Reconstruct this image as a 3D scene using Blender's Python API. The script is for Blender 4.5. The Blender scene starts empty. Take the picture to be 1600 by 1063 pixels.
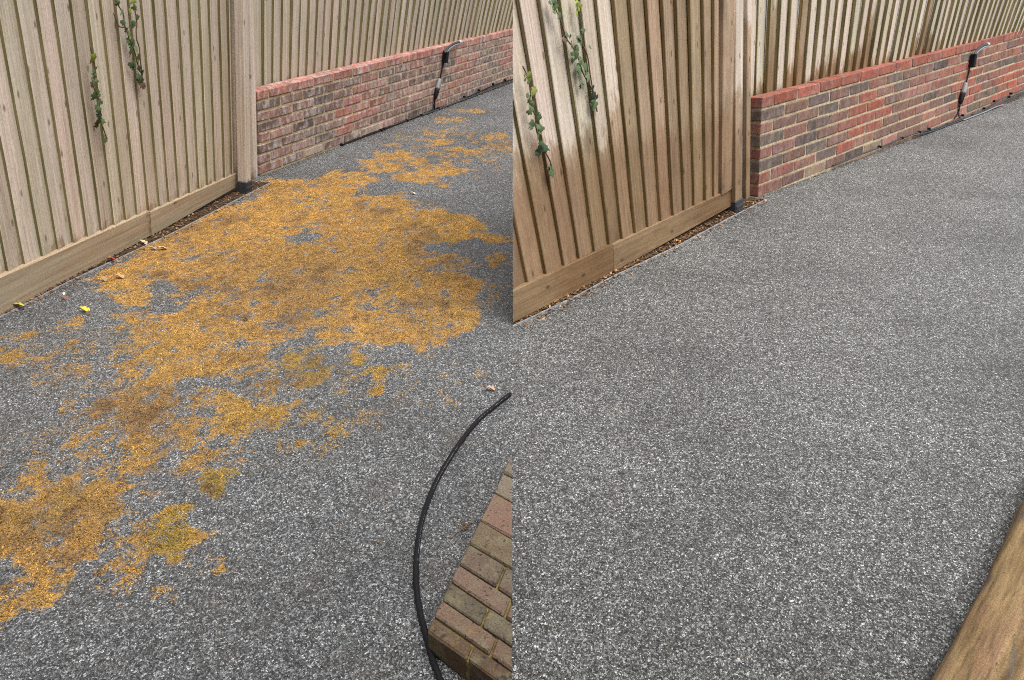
import bpy, math, random
import numpy as np
from mathutils import Matrix, Vector

random.seed(7); rng = np.random.default_rng(7)
S = bpy.context.scene
COL = S.collection

# ------------------------------------------------------------------ camera
W_PX, H_PX, F_PX, Y_HOR, CAM_H = 1600.0, 1063.0, 1400.0, -100.0, 1.61
PITCH = math.atan((H_PX / 2 - Y_HOR) / F_PX)
cam_d = bpy.data.cameras.new('camera'); cam = bpy.data.objects.new('camera', cam_d); COL.objects.link(cam)
cam.location = (0, 0, CAM_H); cam.rotation_euler = (math.pi / 2 - PITCH, 0, 0)
cam_d.sensor_width = 36; cam_d.lens = F_PX / W_PX * 36; cam_d.clip_start = .05; cam_d.clip_end = 500
S.camera = cam

# ------------------------------------------------------------------ sky, sun, exposure (bright overcast)
SUN_EL, SUN_AZ = math.radians(66), math.radians(132)      # azimuth measured from +Y towards +X
wd = bpy.data.worlds.new('World'); S.world = wd; wd.use_nodes = True
wn = wd.node_tree; wn.nodes.clear()
sky = wn.nodes.new('ShaderNodeTexSky'); sky.sky_type = 'NISHITA'; sky.sun_disc = False
sky.sun_elevation = SUN_EL; sky.sun_rotation = SUN_AZ; sky.dust_density = 4; sky.air_density = 1.0
hs = wn.nodes.new('ShaderNodeHueSaturation'); hs.inputs['Saturation'].default_value = .28
bg = wn.nodes.new('ShaderNodeBackground'); bg.inputs['Strength'].default_value = .13
wo = wn.nodes.new('ShaderNodeOutputWorld')
wn.links.new(sky.outputs[0], hs.inputs['Color']); wn.links.new(hs.outputs[0], bg.inputs[0]); wn.links.new(bg.outputs[0], wo.inputs[0])
sd = bpy.data.lights.new('sun', 'SUN'); sd.energy = 1.9; sd.angle = math.radians(48); sd.color = (1, .965, .91)
sun = bpy.data.objects.new('sun', sd); COL.objects.link(sun)
dirv = Vector((math.sin(SUN_AZ) * math.cos(SUN_EL), math.cos(SUN_AZ) * math.cos(SUN_EL), math.sin(SUN_EL)))
sun.rotation_euler = dirv.to_track_quat('Z', 'Y').to_euler(); sun.location = (4, -4, 8)
S.view_settings.view_transform = 'Standard'; S.view_settings.look = 'None'
S.view_settings.gamma = 1; S.view_settings.use_curve_mapping = False
S.view_settings.exposure = 0.92
S.cycles.use_denoising = False; S.cycles.pixel_filter_type = 'BLACKMAN_HARRIS'; S.cycles.filter_width = 1.05

# ------------------------------------------------------------------ helpers: survey points, tagging, meshes
CP, SP = math.cos(PITCH), math.sin(PITCH)
O = np.array([0, 0, CAM_H])
def ray(x, y):
    X = (x - W_PX / 2) / F_PX; Y = (H_PX / 2 - y) / F_PX
    return np.array([X, CP + Y * SP, -SP + Y * CP])
def at(x, y, z=0.0):
    d = ray(x, y); t = (z - CAM_H) / d[2]; return O + t * d
def on_plane(x, y, P, n):
    d = ray(x, y); t = n @ (P - O) / (n @ d); return O + t * d
def unit(v): v = np.asarray(v, float); return v / np.linalg.norm(v)
UPZ = np.array([0, 0, 1.0])

def tag(o, label, cat=None, group=None, kind=None):
    if label: o['label'] = label
    if cat: o['category'] = cat
    if group: o['group'] = group
    if kind: o['kind'] = kind
    return o
def empty(name, loc, label, cat, group=None):
    o = bpy.data.objects.new(name, None); COL.objects.link(o); o.location = Vector(loc); o.empty_display_size = .1
    return tag(o, label, cat, group)
def mesh(name, V, F, mat=None, smooth=False):
    me = bpy.data.meshes.new(name); me.from_pydata([tuple(map(float, v)) for v in V], [], [tuple(int(i) for i in q) for q in F]); me.update()
    if mat: me.materials.append(mat)
    if smooth: me.polygons.foreach_set('use_smooth', [True] * len(me.polygons))
    return me
def frame(X, Y, Z, L):
    m = Matrix.Identity(4)
    for c, v in enumerate((X, Y, Z, L)):
        for r in range(3): m[r][c] = float(v[r])
    return m
def place(name, me, M=None, parent=None, color=None):
    o = bpy.data.objects.new(name, me); COL.objects.link(o)
    M = M if M is not None else Matrix.Identity(4)
    if parent:
        o.parent = parent
        o.matrix_basis = (parent_world(parent).inverted() @ M)
    else: o.matrix_basis = M
    if color: o.color = color
    return o
def parent_world(o):
    M = o.matrix_basis.copy()
    while o.parent: o = o.parent; M = o.matrix_basis @ M
    return M
def box_vf(x0, x1, y0, y1, z0, z1):
    V = [(x, y, z) for x in (x0, x1) for y in (y0, y1) for z in (z0, z1)]
    F = [(0, 1, 3, 2), (4, 6, 7, 5), (0, 4, 5, 1), (2, 3, 7, 6), (0, 2, 6, 4), (1, 5, 7, 3)]
    return V, F
def chamfer_box(x0, x1, y0, y1, z0, z1, b, jit=0.0, rnd=random):
    """box with every edge chamfered: 24 vertices"""
    V = []; idx = {}
    lo = (x0, y0, z0); hi = (x1, y1, z1)
    for a in range(3):
        for sx in (0, 1):
            for sy in (0, 1):
                for sz in (0, 1):
                    s = (sx, sy, sz); v = []
                    for k in range(3):
                        e = hi[k] if s[k] else lo[k]
                        if k != a: e += -b if s[k] else b
                        v.append(e + rnd.uniform(-jit, jit))
                    idx[(a, s)] = len(V); V.append(v)
    F = []
    def quad(a, s):
        o = [k for k in range(3) if k != a]
        q = []
        for (i, j) in ((0, 0), (1, 0), (1, 1), (0, 1)):
            t = [0, 0, 0]; t[a] = s; t[o[0]] = i; t[o[1]] = j; q.append(idx[(a, tuple(t))])
        flip = (s == 0) ^ (a == 1)
        return q[::-1] if flip else q
    for a in range(3):
        for s in (0, 1): F.append(quad(a, s))
    for e in range(3):                                       # edges run along axis e
        o = [k for k in range(3) if k != e]
        for i in (0, 1):
            for j in (0, 1):
                t0 = [0, 0, 0]; t0[o[0]] = i; t0[o[1]] = j; t1 = list(t0); t1[e] = 1; t0 = tuple(t0); t1 = tuple(t1)
                F.append((idx[(o[0], t0)], idx[(o[0], t1)], idx[(o[1], t1)], idx[(o[1], t0)]))
    for sx in (0, 1):
        for sy in (0, 1):
            for sz in (0, 1): F.append(tuple(idx[(a, (sx, sy, sz))] for a in range(3)))
    return V, F
def fix_normals(me):
    import bmesh
    bm = bmesh.new(); bm.from_mesh(me); bmesh.ops.recalc_face_normals(bm, faces=bm.faces); bm.to_mesh(me); bm.free(); return me
def tube_vf(pts, r, n=10, cap=True):
    pts = [np.asarray(p, float) for p in pts]; V = []; F = []
    rr = r if hasattr(r, '__len__') else [r] * len(pts)
    up = np.array([0, 0, 1.0]); prev = None
    for i, p in enumerate(pts):
        t = unit(pts[min(i + 1, len(pts) - 1)] - pts[max(i - 1, 0)])
        if prev is None:
            a = np.cross(t, up); a = a if np.linalg.norm(a) > .05 else np.cross(t, [1, 0, 0])
        else: a = prev - t * (prev @ t)
        a = unit(a); prev = a; b = np.cross(t, a)
        for k in range(n):
            w = 2 * math.pi * k / n; V.append(p + rr[i] * (math.cos(w) * a + math.sin(w) * b))
    for i in range(len(pts) - 1):
        for k in range(n):
            F.append((i * n + k, i * n + (k + 1) % n, (i + 1) * n + (k + 1) % n, (i + 1) * n + k))
    if cap: F.append(tuple(range(n))[::-1]); F.append(tuple((len(pts) - 1) * n + k for k in range(n)))
    return V, F
def spline(pts, sub=6):
    pts = [np.asarray(p, float) for p in pts]; out = []
    for i in range(len(pts) - 1):
        p0 = pts[max(i - 1, 0)]; p1 = pts[i]; p2 = pts[i + 1]; p3 = pts[min(i + 2, len(pts) - 1)]
        for k in range(sub):
            t = k / sub
            out.append(.5 * ((2 * p1) + (-p0 + p2) * t + (2 * p0 - 5 * p1 + 4 * p2 - p3) * t * t + (-p0 + 3 * p1 - 3 * p2 + p3) * t ** 3))
    out.append(pts[-1]); return out
def _hash(ix, iy, s):
    h = (ix * 374761393 + iy * 668265263 + s * 2147483647 // 7) & 0xffffffff
    h = ((h ^ (h >> 13)) * 1274126177) & 0xffffffff
    return ((h ^ (h >> 16)) & 0xffff) / 65535.0
def vnoise(x, y, s=0):
    ix = np.floor(x).astype(np.int64); iy = np.floor(y).astype(np.int64); fx = x - ix; fy = y - iy
    fx = fx * fx * (3 - 2 * fx); fy = fy * fy * (3 - 2 * fy)
    a = _hash(ix, iy, s); b = _hash(ix + 1, iy, s); c = _hash(ix, iy + 1, s); d = _hash(ix + 1, iy + 1, s)
    return (a * (1 - fx) + b * fx) * (1 - fy) + (c * (1 - fx) + d * fx) * fy
def fbm(x, y, s=0, o=4):
    v = 0; a = .5; t = 0
    for k in range(o): v = v + a * vnoise(x * 2 ** k, y * 2 ** k, s + k * 17); t += a; a *= .55
    return v / t

# ------------------------------------------------------------------ materials
class NT:
    def __init__(s, name, rough=.8, spec=.3):
        s.m = bpy.data.materials.new(name); s.m.use_nodes = True; s.t = s.m.node_tree
        s.b = s.t.nodes['Principled BSDF']; s.b.inputs['Roughness'].default_value = rough
        s.b.inputs['Specular IOR Level'].default_value = spec
    def n(s, typ, **kw):
        nd = s.t.nodes.new(typ)
        for k, v in kw.items(): setattr(nd, k, v)
        return nd
    def l(s, a, b): s.t.links.new(a, b)
    def val(s, sock, v):
        if hasattr(v, 'is_linked') or hasattr(v, 'links'): s.l(v, sock)
        else: sock.default_value = v
    def math(s, op, a, b=0.0, clamp=False):
        nd = s.n('ShaderNodeMath', operation=op); nd.use_clamp = clamp; s.val(nd.inputs[0], a); s.val(nd.inputs[1], b); return nd.outputs[0]
    def mix(s, fac, a, b, mode='MIX'):
        nd = s.n('ShaderNodeMix', data_type='RGBA', blend_type=mode); s.val(nd.inputs[0], fac)
        s.val(nd.inputs[6], a if not isinstance(a, tuple) else (*a, 1)[:4]); s.val(nd.inputs[7], b if not isinstance(b, tuple) else (*b, 1)[:4]); return nd.outputs[2]
    def ramp(s, fac, stops, interp='LINEAR'):
        nd = s.n('ShaderNodeValToRGB'); cr = nd.color_ramp; cr.interpolation = interp
        while len(cr.elements) > 1: cr.elements.remove(cr.elements[-1])
        for i, (p, c) in enumerate(stops):
            e = cr.elements[0] if i == 0 else cr.elements.new(p); e.position = p
            e.color = (*c, 1) if isinstance(c, tuple) else (c, c, c, 1)
        s.l(fac, nd.inputs[0]); return nd.outputs[0]
    def smooth(s, v, lo, hi):
        nd = s.n('ShaderNodeMapRange', interpolation_type='SMOOTHSTEP'); s.val(nd.inputs[0], v)
        s.val(nd.inputs[1], lo); s.val(nd.inputs[2], hi); return nd.outputs[0]
    def noise(s, vec, scale, detail=3, rough=.55):
        nd = s.n('ShaderNodeTexNoise'); s.l(vec, nd.inputs['Vector']); nd.inputs['Scale'].default_value = scale
        nd.inputs['Detail'].default_value = detail; nd.inputs['Roughness'].default_value = rough; return nd.outputs[0]
    def vor(s, vec, scale, feature='F1', dims='3D'):
        nd = s.n('ShaderNodeTexVoronoi', feature=feature, voronoi_dimensions=dims); s.l(vec, nd.inputs['Vector']); nd.inputs['Scale'].default_value = scale; return nd
    def coords(s, which='Object'): return s.n('ShaderNodeTexCoord').outputs[which]
    def scaled(s, vec, sc, off=None):
        nd = s.n('ShaderNodeMapping'); s.l(vec, nd.inputs[0]); nd.inputs['Scale'].default_value = sc
        if off is not None: s.l(off, nd.inputs['Location'])
        return nd.outputs[0]
    def bump(s, h, strength=.4, dist=.004, prev=None):
        nd = s.n('ShaderNodeBump'); nd.inputs['Strength'].default_value = strength; nd.inputs['Distance'].default_value = dist
        s.l(h, nd.inputs['Height'])
        if prev: s.l(prev, nd.inputs['Normal'])
        s.l(nd.outputs[0], s.b.inputs['Normal']); return nd.outputs[0]
    def out(s, c): s.val(s.b.inputs['Base Color'], c if not isinstance(c, tuple) else (*c, 1)); return s.m
    def rand_off(s):
        oi = s.n('ShaderNodeObjectInfo'); cb = s.n('ShaderNodeCombineXYZ')
        s.l(s.math('MULTIPLY', oi.outputs['Random'], 37.0), cb.inputs[0]); s.l(s.math('MULTIPLY', oi.outputs['Random'], 91.0), cb.inputs[1]); s.l(s.math('MULTIPLY', oi.outputs['Random'], 53.0), cb.inputs[2])
        return oi, cb.outputs[0]

def gravel_material():
    t = NT('resin_gravel', .55, .6); v = t.coords('Object'); vs = t.scaled(v, (1, .74, 1))
    a = t.vor(vs, 330, dims='2D'); b = t.vor(vs, 220, dims='2D')
    sep = t.n('ShaderNodeSeparateColor'); t.l(a.outputs['Color'], sep.inputs[0])
    sep2 = t.n('ShaderNodeSeparateColor'); t.l(b.outputs['Color'], sep2.inputs[0])
    stops = [(0, (.009, .009, .010)), (.2, (.031, .0315, .032)), (.45, (.075, .076, .076)), (.66, (.145, .147, .146)), (.82, (.24, .242, .239)), (.94, (.41, .41, .41)), (1, (.70, .70, .70))]
    c1 = t.ramp(sep.outputs[0], stops); c2 = t.ramp(sep2.outputs[0], stops)
    pick = t.smooth(sep2.outputs[1], .52, .56)
    stone = t.mix(pick, c1, c2)
    warm = t.smooth(sep.outputs[1], .9, .93)
    stone = t.mix(t.math('MULTIPLY', warm, .35), stone, (.20, .15, .10))
    gap = t.smooth(a.outputs['Distance'], .42, .62)
    stone = t.mix(t.math('MULTIPLY', gap, .6), stone, (.03, .03, .031))
    # broad unevenness of the wearing course
    big = t.noise(v, 1.1, 5, .6); stone = t.mix(1.0, stone, t.ramp(big, [(.3, .72), (.5, 1.0), (.7, 1.2)]), 'MULTIPLY')
    trowel = t.noise(t.scaled(v, (3.2, 7.5, 1)), 1.0, 5, .65); stone = t.mix(1.0, stone, t.ramp(trowel, [(.32, .90), (.5, 1.0), (.68, 1.08)]), 'MULTIPLY')
    blem = t.smooth(t.noise(v, 11, 5, .75), .66, .76); stone = t.mix(t.math('MULTIPLY', blem, .4), stone, (.05, .042, .034))
    mid = t.noise(v, 26, 4, .7); stone = t.mix(1.0, stone, t.ramp(mid, [(.3, .68), (.5, 1.0), (.7, 1.3)]), 'MULTIPLY')
    # cleaned side: x > 0, paler stone; uncleaned side has a film of grime
    geo = t.n('ShaderNodeSeparateXYZ'); t.l(v, geo.inputs[0])
    edge = t.math('ADD', geo.outputs[0], t.math('MULTIPLY', t.math('SUBTRACT', t.noise(v, 9, 3), .5), .02))
    clean = t.smooth(edge, -.01, .012)
    grime = t.mix(1.0, stone, (.94, .97, 1.0), 'MULTIPLY')
    grime_n = t.smooth(t.noise(v, 3.4, 5, .65), .5, .72)
    grime = t.mix(t.math('MULTIPLY', grime_n, .42), grime, (.07, .055, .04))
    cl = t.mix(1.0, stone, (1.08, 1.10, 1.085), 'MULTIPLY')
    base = t.mix(clean, grime, cl)
    # lichen stain laid down by the survey attribute, broken up by fine noise
    at_ = t.n('ShaderNodeAttribute', attribute_name='stain'); sp = t.n('ShaderNodeSeparateColor'); t.l(at_.outputs['Color'], sp.inputs[0])
    f1 = t.noise(v, 55, 4, .7); f2 = t.noise(v, 200, 2, .6)
    f0 = t.noise(v, 24, 5, .75)
    d = t.math('ADD', sp.outputs[0], t.math('ADD', t.math('ADD', t.math('MULTIPLY', t.math('SUBTRACT', f1, .5), 1.3), t.math('MULTIPLY', t.math('SUBTRACT', f0, .5), 1.5)), t.math('MULTIPLY', t.math('SUBTRACT', f2, .5), 1.0)))
    m = t.math('MULTIPLY', t.smooth(d, .40, .60), .9)
    hue = t.mix(t.smooth(f1, .35, .65), (.395, .19, .028), (.58, .32, .065))
    hue = t.mix(sp.outputs[1], hue, (.2, .155, .012)); hue = t.mix(t.math('MULTIPLY', sp.outputs[2], .8), hue, (.14, .078, .032))
    hue = t.mix(1.0, hue, t.ramp(f0, [(.3, (.45, .4, .42)), (.45, (.85, .84, .86)), (.58, (1.08, 1.05, 1.0)), (.72, (1.35, 1.32, 1.3))]), 'MULTIPLY')
    spk = t.ramp(sep.outputs[2], [(0, .25), (.3, .75), (.7, 1.05), (1, 1.6)]); hue = t.mix(1.0, hue, spk, 'MULTIPLY')
    base = t.mix(m, base, hue)
    t.l(t.math('ADD', t.math('MULTIPLY', m, .3), .52), t.b.inputs['Roughness'])
    h = t.math('SUBTRACT', t.math('MULTIPLY', sep.outputs[0], .5), a.outputs['Distance'])
    t.bump(h, .85, .004)
    return t.out(base)

def timber_material(name, dark=False):
    """weathered softwood: local z = grain, local x = width; object colour = tint, object alpha = wet height / 3"""
    t = NT(name, .78, .25); oi, off = t.rand_off(); v = t.coords('Object')
    g = t.noise(t.scaled(v, (70, 70, 1.6), off), 1.0, 5, .62)
    g2 = t.noise(t.scaled(v, (260, 260, 7), off), 1.0, 3, .6)
    blot = t.noise(t.scaled(v, (5, 5, 2.2), off), 1.0, 4, .6)
    c = t.ramp(g, [(.25, (.36, .29, .215)), (.45, (.50, .42, .335)), (.62, (.60, .52, .43)), (.8, (.69, .62, .53))])
    c = t.mix(t.smooth(g2, .55, .75), c, t.mix(1.0, c, (.72, .68, .62), 'MULTIPLY'))
    c = t.mix(t.math('MULTIPLY', t.smooth(blot, .5, .75), .5), c, (.47, .425, .36))
    # knots
    vk = t.n('ShaderNodeSeparateXYZ'); t.l(t.scaled(v, (8.5, 1, 4.2), off), vk.inputs[0]); ck = t.n('ShaderNodeCombineXYZ'); t.l(vk.outputs[0], ck.inputs[0]); t.l(vk.outputs[2], ck.inputs[1])
    k = t.vor(ck.outputs[0], 1.0, dims='2D'); kc = t.n('ShaderNodeSeparateColor'); t.l(k.outputs['Color'], kc.inputs[0])
    kd = t.math('ADD', k.outputs['Distance'], t.math('MULTIPLY', t.math('GREATER_THAN', .70, kc.outputs[0]), 1.0))
    kn = t.math('SUBTRACT', 1.0, t.smooth(kd, .03, .115))
    c = t.mix(t.math('MULTIPLY', kn, .75), c, (.15, .09, .05))
    mot = t.noise(t.scaled(v, (130, 130, 70), off), 1.0, 5, .8); c = t.mix(1.0, c, t.ramp(mot, [(.3, (.70, .67, .63)), (.5, (1, 1, 1)), (.7, (1.2, 1.2, 1.22))]), 'MULTIPLY')
    sx = t.n('ShaderNodeSeparateXYZ'); t.l(v, sx.inputs[0])
    c = t.mix(1.0, c, oi.outputs['Color'], 'MULTIPLY')
    spl = t.noise(t.scaled(v, (160, 160, .9), off), 1.0, 2, .5); c = t.mix(t.math('MULTIPLY', t.smooth(spl, .64, .70), .55), c, (.2, .15, .1))
    gst = t.noise(t.scaled(v, (7, 7, .8), off), 1.0, 5, .7); c = t.mix(t.math('MULTIPLY', t.smooth(gst, .48, .66), .5), c, (.365, .335, .245))
    # rain-splash soiling and algae near the foot
    alg = t.math('MULTIPLY', t.smooth(t.noise(t.scaled(v, (14, 14, 5), off), 1.0, 4), .52, .74), t.math('SUBTRACT', 1.0, t.smooth(sx.outputs[2], .02, .42)))
    c = t.mix(t.math('MULTIPLY', alg, .5), c, (.17, .17, .075))
    # wet from washing up to a height of its own
    wl = t.math('MULTIPLY', oi.outputs['Alpha'], 3.0)
    wn_ = t.math('MULTIPLY', t.math('SUBTRACT', t.noise(t.scaled(v, (13, 13, 6.0), off), 1.0, 6, .7), .5), .45)
    wet = t.math('SUBTRACT', 1.0, t.smooth(t.math('ADD', t.math('SUBTRACT', sx.outputs[2], wl), wn_), -.06, .06))
    wetc = t.mix(1.0, c, t.ramp(blot, [(.3, (.45, .36, .265)), (.5, (.60, .50, .385)), (.72, (.35, .275, .205))]), 'MULTIPLY')
    c = t.mix(t.math('MULTIPLY', wet, .92), c, wetc)
    low = t.math('MULTIPLY', wet, t.math('SUBTRACT', 1.0, t.smooth(t.math('ADD', sx.outputs[2], wn_), .42, .62))); c = t.mix(low, c, t.mix(1.0, c, (.74, .66, .58), 'MULTIPLY'))
    t.l(t.math('SUBTRACT', .8, t.math('MULTIPLY', wet, .25)), t.b.inputs['Roughness'])
    b = t.bump(g, .35, .003); t.bump(g2, .25, .0015, b)
    return t.out(c)
def edge_material():
    """sawn edge of the boards, green with algae"""
    t = NT('algae_stained_edge', .85, .2); oi, off = t.rand_off(); v = t.coords('Object')
    g = t.noise(t.scaled(v, (60, 60, 3), off), 1.0, 4, .6)
    c = t.ramp(g, [(.3, (.11, .102, .038)), (.5, (.20, .18, .08)), (.7, (.31, .26, .145))])
    sx = t.n('ShaderNodeSeparateXYZ'); t.l(v, sx.inputs[0])
    wl = t.math('MULTIPLY', oi.outputs['Alpha'], 3.0)
    wet = t.math('SUBTRACT', 1.0, t.smooth(t.math('SUBTRACT', sx.outputs[2], wl), -.1, .1))
    c = t.mix(1.0, c, oi.outputs['Color'], 'MULTIPLY')
    c = t.mix(wet, c, t.mix(1.0, c, (1.0, .78, .65), 'MULTIPLY'))
    return t.out(c)
def brick_material(name, bloom):
    t = NT(name, .86, .22); oi, off = t.rand_off(); v = t.coords('Object')
    big = t.noise(t.scaled(v, (9, 9, 9), off), 1.0, 3); fine = t.noise(t.scaled(v, (90, 90, 90), off), 1.0, 4, .7)
    band = t.noise(t.scaled(v, (16, 3, 1.2), off), 1.0, 2)
    c = oi.outputs['Color']
    c = t.mix(t.math('MULTIPLY', t.smooth(band, .48, .58), .75), c, t.mix(.6, c, (.12, .085, .078)))
    c = t.mix(t.math('MULTIPLY', t.smooth(big, .5, .72), .5), c, t.mix(.5, c, (.36, .15, .10)))
    c = t.mix(1.0, c, t.ramp(fine, [(.25, .5), (.5, 1.0), (.75, 1.5)]), 'MULTIPLY')
    pit = t.vor(t.scaled(v, (60, 60, 60), off), 1.0); pc = t.n('ShaderNodeSeparateColor'); t.l(pit.outputs['Color'], pc.inputs[0])
    pd = t.math('MULTIPLY', t.math('SUBTRACT', 1.0, t.smooth(pit.outputs['Distance'], .2, .34)), t.math('GREATER_THAN', pc.outputs[0], .86))
    c = t.mix(t.math('MULTIPLY', pd, .8), c, (.025, .02, .02))
    sal = t.noise(t.scaled(v, (20, 20, 13), off), 1.0, 5, .7)
    c = t.mix(t.math('MULTIPLY', t.smooth(sal, .42, .72), bloom), c, (.50, .435, .41))
    b = t.bump(fine, .5, .003); t.bump(pd, -.5, .004, b)
    return t.out(c)
def mortar_material():
    t = NT('sandy_mortar', .95, .1); v = t.coords('Object')
    c = t.ramp(t.noise(v, 30, 5, .7), [(.3, (.27, .22, .135)), (.5, (.43, .36, .235)), (.7, (.55, .48, .34))])
    c = t.mix(t.math('MULTIPLY', t.smooth(t.noise(v, 4, 4), .5, .7), .55), c, (.16, .14, .075))
    t.bump(t.noise(v, 160, 3, .7), .6, .004); return t.out(c)
def plain(name, col, rough=.6, spec=.4, var=.25, scale=40, metal=0.0):
    t = NT(name, rough, spec); v = t.coords('Object'); f = t.noise(v, scale, 4, .6)
    lo = tuple(c * (1 - var) for c in col); hi = tuple(min(1, c * (1 + var)) for c in col)
    t.b.inputs['Metallic'].default_value = metal
    t.bump(f, .12, .002)
    return t.out(t.ramp(f, [(.3, lo), (.7, hi)]))
def vcol_material(name, attr, rough=.85):
    t = NT(name, rough, .15); a = t.n('ShaderNodeAttribute', attribute_name=attr); return t.out(a.outputs['Color'])
def tint_material(name, rough=.55, scale=60, var=.3):
    t = NT(name, rough, .4); oi, off = t.rand_off(); v = t.coords('Object')
    f = t.noise(t.scaled(v, (scale,) * 3, off), 1.0, 3)
    return t.out(t.mix(1.0, oi.outputs['Color'], t.ramp(f, [(.3, 1 - var), (.7, 1 + var)]), 'MULTIPLY'))

M_GRAVEL = gravel_material()
M_WOOD = timber_material('weathered_timber'); M_EDGE = edge_material()
M_BRICK_OLD = brick_material('bloomed_brick', .8); M_BRICK_CLEAN = brick_material('washed_brick', .2)
M_MORTAR = mortar_material()
M_BLACK = plain('black_rubber', (.006, .006, .008), .6, .2, .2, 80)
M_SHOE = plain('dark_post_shoe', (.028, .031, .038), .55, .5, .4, 60)
M_GREY = plain('grey_plastic', (.2, .21, .22), .45, .5, .15, 50)
M_PALE = plain('pale_grey_plastic', (.55, .56, .57), .4, .5, .1, 50)
M_ALU = plain('dull_aluminium', (.36, .37, .38), .5, .5, .3, 25, .3)
M_SOIL = plain('dark_soil', (.055, .036, .022), .95, .1, .55, 70)
M_PRINT = plain('white_print', (.3, .3, .3), .6, .3, .1, 20)
M_LEAF = tint_material('leaf', .5); M_STEM = plain('woody_stem', (.13, .085, .05), .85, .2, .3, 90)
M_VCOL = vcol_material('litter_colours', 'tint'); M_MOSS = vcol_material('moss_colours', 'tint', .9)

# ------------------------------------------------------------------ ground: the resin-bound drive, one sheet to the horizon
BL = [  # lichen: centre x, y, half width, half height (survey pixels), strength, olive, brown
 (210,440,62,32,.95,0,0),(175,437,45,12,.8,0,0),(190,465,28,10,.95,.2,0),(300,395,95,48,1,0,.1),(345,420,110,70,1,0,.15),(330,345,70,30,.95,0,0),(420,350,90,42,1,0,0),
 (470,300,95,22,.95,0,0),(545,278,45,12,.8,0,0),(560,340,110,42,1,0,.1),(640,345,75,26,1,0,0),(660,370,90,38,1,.1,0),(700,350,55,20,.9,.1,0),(530,410,110,60,1.05,.1,.35),(430,450,110,60,1,.05,.7),
 (620,430,105,55,1.05,0,.15),(690,470,55,45,1,0,.5),(730,495,26,20,.9,0,0),(720,445,34,16,.9,0,0),(650,510,65,36,1,0,.3),(560,500,80,42,.95,.05,.1),(330,490,90,60,.95,0,.15),(270,545,85,45,.95,.25,.2),
 (220,500,55,18,.6,0,.1),(350,535,70,42,.85,.05,.1),(230,595,50,25,.75,.2,.2),(300,575,60,26,.8,0,.2),(410,520,50,26,.75,0,.2),(260,460,50,26,.35,0,0),
 (720,412,24,8,.75,.2,0),(772,373,26,9,.95,0,0),(790,372,22,9,.95,0,0),(775,402,24,9,.8,0,.2),
 (620,245,32,9,.95,0,0),(600,262,36,8,.9,0,.05),(690,268,36,8,.9,0,0),(650,278,42,10,.85,0,0),(690,288,14,6,.7,0,0),(560,300,40,12,.6,0,0),(580,252,26,6,.7,0,0),(655,252,22,7,.75,0,0),
 (688,222,20,5,.9,0,0),(725,236,32,6,.9,0,.25),(760,214,40,5,.7,0,.3),(700,205,24,5,.5,0,.2),(735,174,34,4,.6,0,.1),(715,188,20,4,.6,0,0),(775,228,22,5,.5,0,.2),(690,188,18,4,.6,0,0),(760,245,20,5,.4,0,.2),
 (470,565,42,20,.8,.65,.1),(485,588,28,16,.8,.7,.1),(440,600,50,10,.55,.1,.9),(560,567,22,10,.85,.5,0),(600,578,18,9,.8,.5,0),(592,608,10,9,.7,.3,0),(500,590,22,14,.5,.5,0),
 (395,650,58,26,.85,.4,.05),(370,640,32,20,.85,.2,.05),(230,650,62,26,.7,.15,.3),(200,690,45,30,.7,.1,.3),(280,680,55,24,.62,.2,.3),(170,640,26,14,.45,0,.9),(120,650,40,12,.3,0,.8),(320,690,40,18,.5,.1,.4),(230,725,50,20,.6,.2,.2),
 (22,530,34,12,.75,.2,.4),(10,560,30,16,.7,.3,.3),(90,520,40,9,.65,0,.1),(110,505,26,8,.6,0,.1),(150,520,26,9,.4,0,.2),(65,598,24,12,.5,.4,.4),(90,612,16,8,.45,.4,.2),(122,568,14,8,.55,.3,.3),(110,615,16,8,.4,0,.3),
 (338,752,28,24,.98,.8,0),(265,835,38,28,.9,.6,.1),(310,828,34,14,.75,.2,0),(285,865,20,14,.7,.5,0),(225,845,20,14,.5,0,.6),(260,820,40,18,.6,.2,.1),
 (80,800,75,40,.85,.05,.4),(145,790,50,36,.85,.1,.4),(40,830,62,45,.82,.05,.45),(90,850,75,42,.85,0,.5),(30,900,48,40,.85,.05,.3),(50,945,48,26,.8,.1,0),(150,845,34,30,.65,0,.4),(120,760,70,22,.6,.1,.3),(20,770,40,20,.45,.1,.3),
 (185,890,34,22,.6,.2,.1),(190,865,24,12,.5,.1,.1),(340,888,14,12,.5,.2,0),(155,815,28,14,.4,0,.8),(330,882,10,10,.45,.1,0),(145,905,18,18,.35,.1,.2),
 (555,660,16,10,.42,.5,0),(510,705,10,8,.35,.3,0),(445,715,14,10,.4,.4,0),(450,700,16,9,.35,.4,0),(540,632,16,7,.4,.2,.4),(160,742,40,14,.45,.1,.4),(265,905,12,10,.3,.1,0),(60,745,45,14,.4,.1,.4),
 (230,650,130,75,.46,.1,.35),(120,730,130,70,.42,.1,.4),(310,690,110,60,.40,.15,.3),(180,860,150,60,.36,.1,.3),(420,590,120,55,.40,.3,.3),(90,560,110,50,.36,.1,.4),(640,590,110,45,.28,.3,.2),(500,660,120,50,.28,.4,.2),(700,230,120,40,.34,0,.2),(740,430,70,60,.30,0,.3),
 (-40,830,70,60,.8,.05,.25),(-70,900,60,40,.6,.05,.2),(-60,540,60,25,.5,.2,.3)]
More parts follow.
